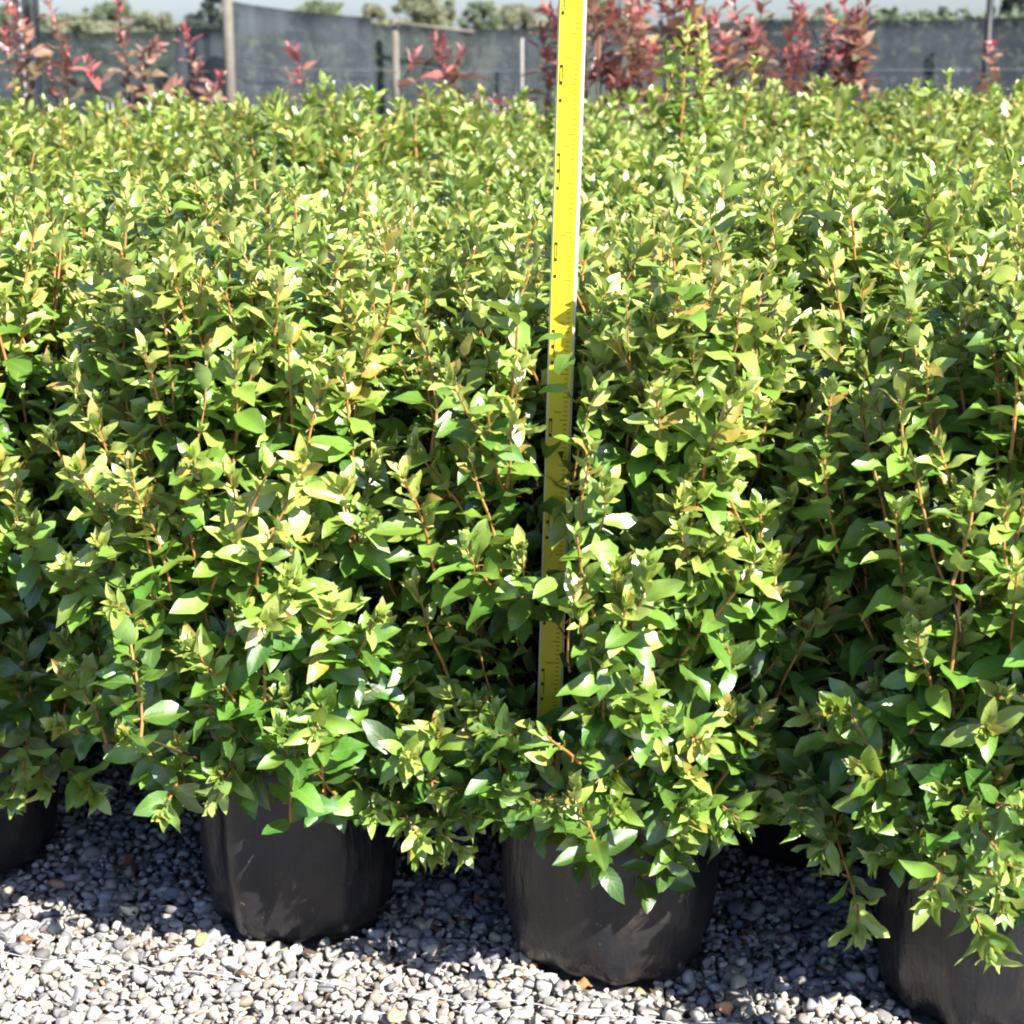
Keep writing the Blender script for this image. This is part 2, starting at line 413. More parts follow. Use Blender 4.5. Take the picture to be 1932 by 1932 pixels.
def stem_mesh(name, stems, mat, rb=.0020, rt=.0013, seg=4, bare=False):
    mb = MB()
    for sid, pts, root in stems:
        P = list(pts)
        if root is not None and not bare:
            mid = (np.array(root) * .45 + pts[0] * .55) + np.array([0, 0, -.02]); P = [root, mid] + P
        rad = np.linspace(rb * (1.8 if root is not None else 1), rt, len(P))
        mb.tube([Vector(p) for p in P], rad, seg, cap=False)
    return mb.mesh(name, mat, True)

# crown outline: radius against height (metres above ground)
def crown_r(z, wide=1.0):
    return np.interp(z, [.13, .20, .30, .42, .58, .70, .79, .86], [.13, .175, .225, .25, .25, .235, .19, .07]) * wide
def make_crown(r, hscale=1.0, wide=1.0, n_out=230, n_in=90, zmin=.22, n_fill=260, front_bias=0.0, sizef=1.0, extra=()):
    LS = Leaves(); stems = []; sid = 0
    zs = np.linspace(.14, .86, 200); w = crown_r(zs, wide) + .03; w /= w.sum(); cdf = np.cumsum(w)
    for i in range(n_out + n_in):
        inner = i >= n_out
        if r.random() < .28: z = r.uniform(.72, .85)
        else: z = np.interp(r.random(), cdf, zs)
        if z < zmin: z = r.uniform(zmin, .8)
        an = r.uniform(0, 2 * math.pi)
        if front_bias and r.random() < front_bias: an = -math.pi/2 + r.normal(0, .9)
        rr = crown_r(z, wide) * (r.uniform(.45, .75) if inner else r.uniform(.86, 1.12))
        if z > .74: rr = crown_r(.76, wide) * math.sqrt(r.random())
        out = np.array([math.cos(an), math.sin(an), 0])
        hfrac = (z - .2) / .65
        upw = .15 + 1.5 * hfrac + r.normal(0, .18)
        if z < .30: upw = r.uniform(-.5, .25)
        dr = unit(out * r.uniform(.55, 1.0) * (1.15 - .75 * hfrac) + np.array([0, 0, upw]) + r.normal(0, .25, 3))
        ln = r.uniform(.06, .15) * (1.15 if z > .6 else 1.0)
        tip = np.array([out[0]*rr, out[1]*rr, z * hscale + (min(r.exponential(.032), .075) if z > .7 else 0)])
        base = tip - dr * ln
        root = np.array([out[0]*rr*.12, out[1]*rr*.12, max(.22, (z - .2) * .55)]) if r.random() < .55 else None
        new = r.uniform(.55, 1.18) * (.55 if inner else 1) * (.78 + .3 * hfrac)
        grow_shoot(LS, stems, r, base, dr, ln, sid, size=sizef * r.uniform(.040, .057) * (1.08 - .10 * hfrac), npair=r.integers(6, 10), new=new, up=.35 if z > .3 else .1,
                   age0=.15 + .47 * hfrac, root=root, out=out * (1.1 - hfrac))
        sid += 1
    for (tip, dr, ln, size, npair, new) in extra:
        tip = np.array(tip, float); dr = unit(dr)
        grow_shoot(LS, stems, r, tip - dr * ln, dr, ln, sid, size=size * 1.05, npair=npair + 2, new=new, up=.05, age0=.22, root=np.array([0, 0, .25]) * .6 + (tip - dr*ln) * np.array([.4, .4, .4])); sid += 1
    for i in range(n_fill):                                     # old leaves along the inner branches
        z = r.uniform(max(.22, zmin - .05), .74); an = r.uniform(0, 6.28); rr = crown_r(z, wide) * math.sqrt(r.uniform(.05, .75))
        o = np.array([math.cos(an), math.sin(an), 0])
        LS.add(o * rr + np.array([0, 0, z * hscale]), o + r.normal(0, .5, 3), np.array([0, 0, 1.]) + r.normal(0, .4, 3), sizef * r.uniform(.036, .050), r.integers(0, NT_), r.uniform(0, .25), r.random(), -1)
    return LS.arr(), stems

# ------------------------------------------------------------------ planter bags
def bag_mesh(seed, rad, h=.235, seg=72):
    r = np.random.default_rng(seed)
    zz = np.array([0, .006, .018, .04, .07, .10, .13, .16, .19, .215, h, h + .004, h - .004, h - .03])
    rr = np.array([.74, .835, .905, .955, .995, 1.02, 1.02, 1.01, .995, .985, .975, .955, .94, .93]) * rad
    an = np.linspace(0, 2*math.pi, seg, endpoint=False)
    V = []
    ph = r.uniform(0, 6.28, 8); fr = r.integers(2, 13, 8); am = r.uniform(.0010, .0036, 8) / np.sqrt(fr) * 2.0; tw = r.uniform(-9, 9, 8)
    for z, q in zip(zz, rr):
        w = sum(a * np.cos(f * an + p + t * z) for a, f, p, t in zip(am, fr, ph, tw))
        pinch = .004 * np.exp(-((z - .012) / .02) ** 2) * np.cos(11 * an + ph[0])
        dz = .004 * np.cos(3 * an + ph[1]) * (1 if z > .2 else 0)
        for a, ww, pp, d_ in zip(an, w, pinch, dz): V.append(((q + ww + pp) * math.cos(a), (q + ww + pp) * math.sin(a), z + d_))
    F = [[i*seg+j, i*seg+(j+1) % seg, (i+1)*seg+(j+1) % seg, (i+1)*seg+j] for i in range(len(zz)-1) for j in range(seg)]
    F.append([j for j in reversed(range(seg))])
    me = bpy.data.meshes.new('grow_bag'); me.from_pydata(V, [], F); me.materials.append(M['bag'])
    me.polygons.foreach_set('use_smooth', [True]*len(me.polygons)); me.update(); return me
def soil_mesh(rad, h=.215):
    r = np.random.default_rng(5); V = [(0, 0, h + .008)]; F = []; seg = 24
    for k, q in enumerate((.35, .7, .955)):
        for j in range(seg):
            a = 2*math.pi*j/seg; V.append((q*rad*math.cos(a), q*rad*math.sin(a), h + r.normal(0, .003)))
    for j in range(seg):
        F.append([0, 1+j, 1+(j+1) % seg])
        for k in range(2): F.append([1+k*seg+j, 1+(k+1)*seg+j, 1+(k+1)*seg+(j+1) % seg, 1+k*seg+(j+1) % seg])
    me = bpy.data.meshes.new('potting_soil'); me.from_pydata(V, [], F); me.materials.append(M['soil']); me.update(); return me
BAG_REAR = [bag_mesh(100 + i, .12, seg=32) for i in range(3)]; SOIL = soil_mesh(.115)
def trunk_mesh():
    mb = MB()
    for a, l in ((0, .02), (2.1, .05), (4.2, .05)):
        o = Vector((math.cos(a), math.sin(a), 0))
        mb.tube([o*.004 + Vector((0,0,.20)), o*.02 + Vector((0,0,.30)), o*l + Vector((0,0,.44))], [.006, .005, .003], 6)
    return mb.mesh('main_stem', M['bark'], True)
TRUNK = trunk_mesh()

# ------------------------------------------------------------------ where the shrubs stand
ROWD = np.array([.967, -.254]); ROWN = np.array([.254, .967])
spots = [(x, y, 0, i) for i, (x, y) in enumerate(BAGS)] + [(.95, 1.735, 0, 4), (-1.08, 2.24, 0, 5)]
origin = np.array(BAGS[2])
for row in range(1, 12):
    for k in range(-9, 10):
        p = origin + ROWD * (.40 * (k + .5 * (row % 2)) + rng.normal(0, .02)) + ROWN * (.345 * row + rng.normal(0, .02))
        if abs(p[0]) < .287 * p[1] + .22 and p[1] < 5.25 + .55 * p[0] * (1 if p[0] > 0 else .3):
            spots.append((p[0], p[1], row, -1))

STAFF_X, STAFF_Y = .048, 1.872
def staff_band(P):
    u, v, d = project(P); c = 1077 - 48 * v / 1480
    return (np.abs(u - c) < 40) & (v < 1500) & (P[:, 1] < STAFF_Y + .01), v

# hand-placed shoots of the front row: (frame position of tip, distance, direction, length, leaf size, pairs, newness)
FRONT_EXTRA = {
    1: [((430,1490),1.80,(-.05,-.8,-.25),.09,.046,6,.95), ((290,1565),1.83,(-.35,-.7,-.55),.09,.048,5,.85), ((260,1120),1.76,(-.1,-.55,.6),.13,.046,7,1.0),
        ((500,1090),1.74,(.1,-.5,.7),.12,.046,7,1.0), ((600,1360),1.76,(.05,-.8,.1),.10,.052,6,1.0), ((800,1440),1.77,(.35,-.7,.15),.11,.048,7,1.05), ((110,1370),1.9,(-.3,-.6,.3),.1,.046,6,1.0),
        ((800,1600),1.80,(.45,-.6,-.45),.10,.056,6,.8), ((740,1540),1.82,(.3,-.6,-.3),.10,.054,6,.75), ((860,1560),1.80,(.5,-.6,-.3),.10,.054,6,.8), ((770,1630),1.81,(.4,-.5,-.6),.11,.054,6,.8), ((850,1620),1.80,(.5,-.5,-.55),.11,.054,6,.85), ((690,1180),1.76,(.2,-.5,.6),.12,.044,6,.9)],
    2: [((1230,1540),1.76,(.15,-.75,-.35),.10,.050,6,.9), ((1005,1400),1.76,(-.15,-.7,.2),.10,.048,6,1.0), ((1310,1400),1.70,(.15,-.8,.1),.10,.050,7,1.05), ((930,1090),1.73,(-.25,-.6,.55),.13,.046,7,1.0),
        ((1110,1130),1.70,(.05,-.6,.5),.12,.046,7,1.0), ((1310,960),1.70,(.1,-.5,.6),.14,.048,7,1.0), ((870,700),1.76,(-.2,-.4,.85),.15,.050,7,.95), ((1170,1330),1.70,(.05,-.7,.3),.10,.046,6,.95), ((1190,700),1.74,(.02,-.4,.9),.15,.046,7,1.0)],
    3: [((1545,1745),1.70,(-.15,-.35,-.9),.12,.064,5,.8), ((1835,1780),1.56,(.05,-.7,-.55),.10,.060,6,.9), ((1900,1730),1.56,(.15,-.7,-.45),.10,.056,6,.9), ((1560,1610),1.70,(-.2,-.5,-.5),.12,.058,5,.6), ((1480,1540),1.72,(-.35,-.6,-.2),.1,.056,5,.6), ((1600,1340),1.66,(-.4,-.6,.2),.10,.052,6,.9), ((1840,1320),1.60,(.05,-.7,.4),.12,.046,7,1.0),
        ((1740,1000),1.66,(-.1,-.5,.7),.14,.046,7,1.0), ((1640,1560),1.66,(-.25,-.7,-.3),.10,.050,6,.7), ((1700,1590),1.62,(-.1,-.7,-.2),.10,.048,6,.8), ((1900,1600),1.56,(.1,-.7,-.3),.10,.048,6,.8), ((1760,1680),1.58,(-.1,-.6,-.5),.11,.054,6,.85), ((1870,1660),1.55,(.1,-.6,-.45),.11,.054,6,.9), ((1800,1740),1.56,(0,-.6,-.55),.11,.054,6,.9)],
    0: [((90,1470),2.0,(.3,-.7,-.3),.10,.054,6,.8), ((170,1500),1.97,(.5,-.6,-.2),.10,.054,6,.8), ((20,1500),2.0,(.1,-.7,-.3),.1,.054,6,.7), ((40,1440),1.95,(.1,-.7,-.1),.10,.050,6,.8), ((60,980),1.9,(.1,-.5,.6),.12,.046,7,1.0)],
}
ROWLAB = {0: 'glossy green shrub at the picture edge, bag half hidden before the first whole bag',
          1: 'glossy green shrub in the dusty sunlit black bag, far end of the gravel strip',
          2: 'glossy green shrub in the middle front bag with the yellow staff standing in it',
          3: 'glossy green front shrub with long shoots hanging over its bag beside the staff shrub',
          4: 'glossy green front shrub cut off at the edge past the hanging shoots',
          5: 'glossy green shrub at the far end of the front row, mostly cropped away'}
ORD = ['first', 'second', 'third', 'fourth', 'fifth', 'sixth', 'seventh', 'eighth', 'ninth', 'tenth', 'eleventh', 'twelfth', 'thirteenth']
REAR_GROUP = 'shrubs massed behind the front row'

def to_world(L, x, y):
    L = dict(L); L['base'] = L['base'] + np.array([x, y, 0]); return L
unique, plants = [], []
for (x, y, row, idx) in spots:
    if row <= 3:
        r = np.random.default_rng(int(1000 + abs(x) * 977 + y * 1313))
        ex = []
        for ((u, v), Y, dr, ln, sz, npair, new) in FRONT_EXTRA.get(idx, []):
            p = at(u, v, Y); ex.append(((p.x - x, p.y - y, p.z), dr, ln, sz, npair, new))
        hs = {0: .98, 1: .965, 2: .945}.get(row, .93) * r.uniform(.94, 1.05)
        L, st = make_crown(r, hs, 1.06 if row == 0 else 1.15, {0: 350, 1: 310, 2: 235}.get(row, 205), 120, {0: .245, 1: .17, 2: .36}.get(row, .42), 420, .45 if row == 0 else .25, {0: 1.03, 1: 1.08, 2: 1.18}.get(row, 1.28), ex)
        plants.append(dict(x=x, y=y, row=row, idx=idx, L=L, st=st))
    else: plants.append(dict(x=x, y=y, row=row, idx=idx))

for row in range(1, 12):
    for k, p in enumerate(sorted([q for q in plants if q['row'] == row], key=lambda q: q['x'])):
        look = 'dense dark-based' if row < 3 else ('bright yellow-green' if row > 6 else 'leafy green')
        p['label'] = f'{look} potted shrub, {ORD[k]} from the left in the {ORD[row]} row back'
# keep the staff readable: leaves that would stand in front of it are mostly pushed aside
for p in plants:
    if 'L' not in p: continue
    W = to_world(p['L'], p['x'], p['y']); tip = W['base'] + W['d'] * W['size'][:, None] * .5
    b1, v1 = staff_band(tip); b = b1
    for f_ in (0, .25, .8, 1.0): b = b | staff_band(W['base'] + W['d'] * W['size'][:, None] * f_)[0]
    pr = np.interp(v1, [470, 475, 870, 885, 995, 1005, 1080, 1090, 1155, 1165, 1335, 1350, 1500], [1, .93, .93, .76, .76, .98, .98, .5, .5, .98, .98, .78, .78])
    kill = b & (rng.random(len(b)) < pr)
    p['L'] = sub(p['L'], ~kill)
    dep = {i for i in p['L']['shoot'].tolist()}
    keepst = []
    for s_ in p['st']:
        bb, vv = staff_band(s_[1] + np.array([p['x'], p['y'], 0]))
        if s_[0] not in dep or (bb.any() and rng.random() < .85): continue
        if s_[2] is not None:
            q = np.linspace(0, 1, 8)[:, None]; path = np.array(s_[2]) * (1 - q) + s_[1][0] * q + np.array([p['x'], p['y'], 0])
            if staff_band(path)[0].any(): s_ = (s_[0], s_[1], None)
        keepst.append(s_)
    p['st'] = keepst

# which leaves show: a coarse depth grid seen from the photograph's side of the bed
CELL = 9.0
cand = [(i, to_world(p['L'], p['x'], p['y'])) for i, p in enumerate(plants) if 'L' in p]
G = int(1932 / CELL) + 1; zb = np.full(G * G, 1e9); who = []
for i, W in cand:
    for f in (.25, .5, .75):
        u, v, d = project(W['base'] + W['d'] * (W['size'] * f)[:, None])
        ok = (u >= 0) & (u < 1932) & (v >= 0) & (v < 1932)
        cidx = np.where(ok, (v // CELL).astype(int) * G + (u // CELL).astype(int), 0)
        np.minimum.at(zb, cidx[ok], d[ok]); who.append((i, cidx, d, ok))
vis = {i: np.zeros(len(W['size'])) for i, W in cand}
for i, cidx, d, ok in who: vis[i] += ok & (d <= zb[cidx] + 1e-6)

AGEB = 6; leaf_cache = {}
def single_leaf(tid, age, rb):
    key = (tid, min(int(age * AGEB), AGEB - 1), rb)
    if key not in leaf_cache:
        D = np.stack([np.full(HI['V'].shape[1], (key[1] + .5) / AGEB), np.full(HI['V'].shape[1], (rb + .5) / 3), HI['P'], HI['A']], -1)
        leaf_cache[key] = np_mesh('leaf', HI['V'][tid], HI['F'], M['leaf'], D)
    return leaf_cache[key]
LIMIT = {0: 300, 1: 250, 2: 170, 3: 110}
n_single = 0
for i, p in enumerate(plants):
    if 'L' not in p: continue
    row, idx = p['row'], p['idx']
    root = empty('potted_shrub', (p['x'], p['y'], 0))
    if row == 0: tag(root, ROWLAB[idx], 'shrub', 'shrubs in the front row of bags')
    else: tag(root, p['label'], 'shrub', REAR_GROUP)
    br = BAG_R[idx] if 0 <= idx < 4 else .12
    link('grow_bag', bag_mesh(40 + i, br) if row == 0 else BAG_REAR[i % 3], root)
    link('potting_soil', SOIL, root); link('main_stem', TRUNK, root)
    L = p['L']; v_ = vis[i] * (L['size'] > .014)
    score = v_ * 1.0 + L['size'] * 40
    cidx = np.where(v_ > 0)[0]; cidx = cidx[np.argsort(-score[cidx])][:LIMIT[row]]
    chosen = np.zeros(len(v_), bool); chosen[cidx] = True
    # shoots that carry picked leaves become parts, their leaves sub-parts
    shoots = {}; stem_by = {s[0]: s for s in p['st']}
    lone = []
    for k in cidx:
        s_ = int(L['shoot'][k])
        if s_ in stem_by: shoots.setdefault(s_, []).append(k)
        else: lone.append(k)
    if row > 1:                                               # farther rows: leaves hang on the shrub directly
        for s_ in list(shoots): lone += shoots.pop(s_)
    def put(k, parent, off):
        o = link('leaf', single_leaf(int(L['tid'][k]), float(L['age'][k]), int(L['rnd'][k] * 2.999)), parent)
        m = Matrix((L['d'][k], L['s'][k] * L['wid'][k], L['n'][k])).transposed() * L['size'][k]
        o.matrix_basis = Matrix.Translation(Vector(L['base'][k] - off)) @ m.to_4x4()
    for s_, ks in shoots.items():
        _, pts, rt = stem_by[s_]; off = pts[0].copy()
        so = link('shoot', stem_mesh('shoot', [(0, pts - off, None)], M['stem'], seg=5), root, off)
        for k in ks: put(k, so, off)
    for k in lone: put(k, root, np.zeros(3))
    n_single += len(cidx)
    rest = [(a, b, c) for a, b, c in p['st'] if a not in shoots] + [(a, np.array([c, b[0]*.55+np.array(c)*.45+np.array([0,0,-.02]), b[0]]), None) for a, b, c in p['st'] if a in shoots and c is not None]
    twigs = [(a, b, None) for a, b, c in p['st'] if a not in shoots]
    rest = [(a, np.array([c, b[0]*.55+np.array(c)*.45+np.array([0,0,-.02]), b[0]]), None) for a, b, c in p['st'] if c is not None]
    if twigs: tag(link('twigs', stem_mesh('twigs', twigs, M['stem'], .0017 + .0002 * row, .001 + .0001 * row, seg=3), root), kind='stuff')
    if rest: tag(link('branches', stem_mesh('branches', rest, M['branch'], seg=4 if row < 2 else 3), root), kind='stuff')
    tag(link('foliage', leaf_mesh('foliage', sub(L, ~chosen), MID if row < 2 else LOW, M['leaf']), root), kind='stuff')
print('single leaves', n_single, 'plants', len(plants), 'leaf meshes', len(leaf_cache))

VAR = []
for q in range(6):
    r = np.random.default_rng(500 + q)
    L, st = make_crown(r, 1.0, 1.14, 170, 50, .5, 160, 0, 1.36)
    VAR.append((leaf_mesh('foliage', L, LOW, M['leaf']), stem_mesh('twigs', st, M['stem'], .0024, .0014, seg=3, bare=True)))
for i, p in enumerate(plants):
    if 'L' in p: continue
    root = empty('potted_shrub', (p['x'], p['y'], 0), random.uniform(0, 6.28))
    s = random.uniform(.86, 1.05); root.scale = (1, 1, s)
    tag(root, p['label'], 'shrub', REAR_GROUP)
    f, b = VAR[i % 6]
    link('grow_bag', BAG_REAR[i % 3], root); link('potting_soil', SOIL, root); link('main_stem', TRUNK, root)
    tag(link('twigs', b, root), kind='stuff'); tag(link('foliage', f, root), kind='stuff')

# one mid-bed shrub sends up tall pale shoots above all the others
def tall_shrub(u, v, Y, label, shoots):
    c = at(u, v, Y); root = empty('potted_shrub', (c.x, Y, 0)); tag(root, label, 'shrub')
    r = np.random.default_rng(int(u)); LS = Leaves(); st = []
    for k, (du, dv, ln, new) in enumerate(shoots):
        p = at(u + du, v + dv, Y + r.uniform(-.08, .08)); tip = np.array([p.x - c.x, p.y - Y, p.z]); d = unit([r.normal(0, .12), r.normal(0, .12), 1])
        grow_shoot(LS, st, r, tip - d * ln, d, ln, k, size=.056, npair=10, new=new, up=.2, age0=.5, root=np.array([0, 0, .45]))
    L = LS.arr(); link('grow_bag', BAG_REAR[0], root); link('potting_soil', SOIL, root); link('main_stem', TRUNK, root)
    tag(link('branches', stem_mesh('branches', st, M['stem']), root), kind='stuff')
    tag(link('foliage', leaf_mesh('foliage', L, MID, M['leaf']), root), kind='stuff')
tall_shrub(1300, 60, 3.9, 'tall pale shrub standing above the rest before the red bushes', [(0,0,.22,1.1),(15,-20,.2,1.2),(-20,25,.2,1.1),(30,15,.2,1.2),(-5,50,.2,1.1),(-40,60,.2,1.0),(35,70,.22,1.0),(120,60,.2,1.05),(10,120,.2,.9),(-25,150,.2,.7),(60,140,.2,.8)])
tall_shrub(1850, 150, 4.3, 'green shrub rising above its row beneath the dark end of the fence', [(0,0,.24,.9),(-40,25,.2,1.0),(40,40,.2,.8),(-90,60,.2,1.0),(70,80,.2,.9)])
tall_shrub(728, 192, 4.6, 'pale green shrub peaking in front of the thin fence post', [(0,0,.20,1.05),(-70,35,.2,1.0),(30,45,.2,1.0),(-20,60,.2,1.0)])
tall_shrub(30, 165, 4.6, 'pale green shrub standing before the foot of the dark steel post', [(0,0,.22,1.05),(-25,30,.2,1.0),(50,60,.2,.9)])

# ------------------------------------------------------------------ yellow measuring staff
st0 = at(1030, 1478, STAFF_Y); st1 = at(1079, -60, STAFF_Y)
staff = empty('measuring_staff', (st0.x, STAFF_Y, st0.z - .05))
tag(staff, 'tall yellow measuring staff with white edges standing in the middle bag', 'staff')
ax = (Vector(st1) - Vector(st0)).normalized()
staff.rotation_euler = (0, math.atan2(ax.x, ax.z), 0)
staff.rotation_mode = 'QUATERNION'
from mathutils import Quaternion
staff.rotation_quaternion = Quaternion((0, 1, 0), math.atan2(ax.x, ax.z)) @ Quaternion((0, 0, 1), R(-7))
H = (Vector(st1) - Vector(st0)).length + .35
W2, DP = .0138, .017
bm = bmesh.new(); bmesh.ops.create_cube(bm, size=1.0)
for v in bm.verts: v.co = Vector((v.co.x * W2 * 2, (v.co.y + .5) * DP, (v.co.z + .5) * H))
bmesh.ops.bevel(bm, geom=[e for e in bm.edges if abs(e.verts[0].co.z - e.verts[1].co.z) > .1], offset=.0018, segments=2, affect='EDGES')
me = bpy.data.meshes.new('pole'); bm.to_mesh(me); bm.free(); me.materials.append(M['staff_white']); link('pole', me, staff)
mb = MB(); mb.box(-.0118, .0120, -.0009, .0005, .004, H - .002); mb.build('scale_face', M['staff_yellow'], staff)
mb = MB(); z = .02; k = 0
while z < H - .02:
    w = .0075 if k % 10 == 0 else (.0052 if k % 5 == 0 else .0038)
    mb.box(.0088 - w, .0088, -.0014, -.0008, z - .0006, z + .0006); z += .0050; k += 1
tag(mb.build('graduation_marks', M['staff_tick'], staff), kind='stuff')
base_z = staff.location.z
def sz(v):                                                     # height along the staff for a frame height
    p = at(1077 - 48 * v / 1480, v, STAFF_Y); return (p.z - base_z) / ax.z
for (v0, kind_) in ((-45, 0), (122, 1), (289, 2), (457, 1), (622, 2), (790, 1), (955, 2), (1118, 1), (1262, 2)):
    a = sz(v0); q = .0975
    mb = MB()
    mb.box(-.0100, -.0067, -.0015, -.0008, a - .0028, a)                           # top stroke
    if kind_ == 1:
        mb.box(-.0100, -.0094, -.0015, -.0008, a - .0165, a - .0026); mb.box(-.0076, -.0069, -.0015, -.0008, a - .0150, a - .0026)
    else:
        mb.box(-.0074, -.0067, -.0015, -.0008, a - .030, a - .0026)
    mb.box(-.0100, -.0069, -.0015, -.0008, a - .0198, a - .0163)
    mb.box(-.0100, -.0071, -.0015, -.0008, a - .0372, a - .0338)
    mb.build('numeral', M['staff_ink'], staff)
    mb = MB(); mb.box(-.005, .003, -.0013, -.0008, a + .0066, a + .0082); mb.build('division_line', M['staff_tick'], staff)

# ------------------------------------------------------------------ wire along the gravel edge, odd stones, fallen leaves
mb = MB(); pts = []
for k in range(40):
    u = -60 + 2100 * k / 39; v = 1792 + .103 * (u - 0) + 4 * math.sin(k * .9)
    g = gnd(u, v, .014); pts.append(Vector((g.x, g.y, .0115 + .0035 * math.sin(k * 1.7))))
mb.tube(pts, .0008, 5); tag(mb.build('edging_wire', M['wire'], None, True), 'thin grey wire stretched along the gravel in front of the bags', 'wire')
V0, F0 = ico(2)
def odd_stone(u, v, size, col, label):
    g = gnd(u, v, .012); Vv = lump(V0, np.random.default_rng(int(u)), 1.0) * size * np.array([1.15, .9, .75])
    me = np_mesh('stone', Vv, F0, M['stone'], np.tile((*col, 1), (len(V0), 1)))
    o = link('stone', me); o.location = (g.x, g.y, .008 + size * .45); o.rotation_euler = (random.uniform(-.3, .3), random.uniform(-.3, .3), u)
    tag(o, label, 'stone')
odd_stone(1365, 1905, .0135, (.52, .26, .12), 'orange brick-coloured stone on the gravel beside the staff bag')
odd_stone(742, 1918, .012, (.56, .33, .17), 'tan orange stone at the gravel front below the first whole bag')
odd_stone(245, 1722, .0155, (.66, .60, .40), 'large cream yellow stone at the shadow edge by the dusty bag')
odd_stone(380, 1775, .012, (.36, .28, .13), 'mossy brown stone touching the foot of the dusty bag')
odd_stone(110, 1668, .011, (.34, .20, .12), 'brown stone in the shade beyond the cream stone')
odd_stone(1395, 1860, .015, (.40, .36, .28), 'flat grey-tan stone behind the orange stone')
odd_stone(560, 1790, .013, (.68, .66, .60), 'pale flat stone pressed against the dusty bag')
for (u, v, s, lab, rz) in ((1400, 1765, .030, 'curled dry brown leaf in the dark gap beside the staff bag', .6), (915, 1700, .026, 'dry leaf lying in the shade between the two front bags', 2.1),
                           (235, 1640, .03, 'orange dead leaf in the deep shade beside the dusty bag', 1.2), (1085, 1862, .022, 'small brown leaf scrap at the foot of the staff bag', 0.2),
                           (880, 1740, .024, 'ochre leaf scrap on shaded gravel between the bags', 3.0)):
    g = gnd(u, v, .014); me = bpy.data.meshes.new('fallen_leaf')
    Vv = HI['V'][int(u) % NT_] * s; Vv[:, 2] *= 2.2
    me.from_pydata([tuple(q) for q in Vv], [], [list(map(int, f)) for f in HI['F']]); me.materials.append(M['dry_leaf']); me.update()
    sol = link('fallen_leaf', me); sol.location = (g.x, g.y, .018); sol.rotation_euler = (.2, .15, rz); tag(sol, lab, 'dead leaf')

# ------------------------------------------------------------------ red-tipped bushes behind the bed
def red_bush(label, Y, u0, shoots, leaf=.088):
    c = at(u0, 100, Y); root = empty('red_tipped_bush', (c.x, Y, 0)); tag(root, label, 'bush', 'red-tipped bushes behind the bed')
    r = np.random.default_rng(int(abs(u0) * 3 + Y * 10)); LS = Leaves(); st = []
    for k, (u, v, ln, new) in enumerate(shoots):
        p = at(u, v, Y + r.uniform(-.12, .12)); tip = np.array([p.x - c.x, p.y - Y, p.z]); d = unit([r.normal(0, .34), r.normal(0, .3), 1])
        grow_shoot(LS, st, r, tip - d * ln, d, ln, k, size=leaf * r.uniform(.85, 1.15), npair=max(5, int(ln / .024)), new=new, up=.1, cap=.12, age0=.30, root=np.array([r.normal(0, .01), r.normal(0, .01), .3]))
    L = LS.arr()
    tag(link('branches', stem_mesh('branches', st, M['branch'], .0022, .0012), root), kind='stuff')
    tag(link('crown', leaf_mesh('crown', L, RED, M['red_leaf']), root), kind='stuff')
    link('grow_bag', BAG_REAR[0], root); link('potting_soil', SOIL, root)
def cluster(seed, n, u0, u1, v0, v1, ln=.22, new=1.0):
    r = np.random.default_rng(seed); return [(r.uniform(u0, u1), v0 + (v1 - v0) * r.random() ** 1.4, ln * r.uniform(.8, 1.25), new * r.uniform(.55, 1.1)) for _ in range(n)]
red_bush('broad red-leaved bush rising just beyond the yellow staff', 6.2, 1120, cluster(1, 26, 1010, 1235, -40, 150))
red_bush('red-leaved bush behind the tall pale shrub', 6.6, 1330, cluster(2, 26, 1235, 1440, -40, 130))
red_bush('dense crimson bush before the open sky, past the tall pale shrub', 6.8, 1555, cluster(3, 20, 1485, 1625, -10, 150) + [(1600, 85, .25, 1.1), (1620, 110, .2, 1.1)])
red_bush('single red shoot near the dark tree end of the fence', 6.8, 1872, [(1868, 85, .14, .9), (1880, 95, .12, .7)])
red_bush('bright red bush of few leaves between thin post and staff', 6.8, 820, [(845, 72, .16, 1.15), (815, 85, .14, 1.15), (785, 110, .12, 1.1), (860, 100, .14, 1.1), (835, 95, .2, 1.05), (850, 170, .2, .3), (800, 185, .15, .5)])
red_bush('small lone red shoot in front of the middle cloth panel', 7.2, 552, [(553, 95, .12, 1.2), (548, 130, .12, .95), (600, 195, .12, .4)])
red_bush('tall brownish shoot left of the thick wooden post', 6.4, 275, [(272, 20, .34, .55), (290, 60, .26, .35), (268, 110, .22, .2), (330, 150, .16, .4)])
red_bush('leafy reddish bush at the foot of the thick wooden post', 6.4, 375, [(375, 62, .24, .7), (352, 128, .18, .5), (412, 145, .16, .75), (385, 170, .2, .35)])
red_bush('pinkish red bush beside the dark steel post', 6.2, 110, [(90, 10, .24, .8), (130, 98, .16, .95), (115, 135, .18, .85), (172, 130, .10, .9)])
red_bush('pale pink bush cut by the picture edge behind the steel post', 6.4, 5, [(10, -30, .3, .8), (18, 25, .22, .7), (2, 75, .2, .85)])
red_bush('low bronze seedling bush below the bright red one', 5.9, 640, [(880, 185, .12, .55), (930, 200, .12, .6), (900, 215, .12, .5), (960, 195, .12, .5), (825, 195, .14, .45)])

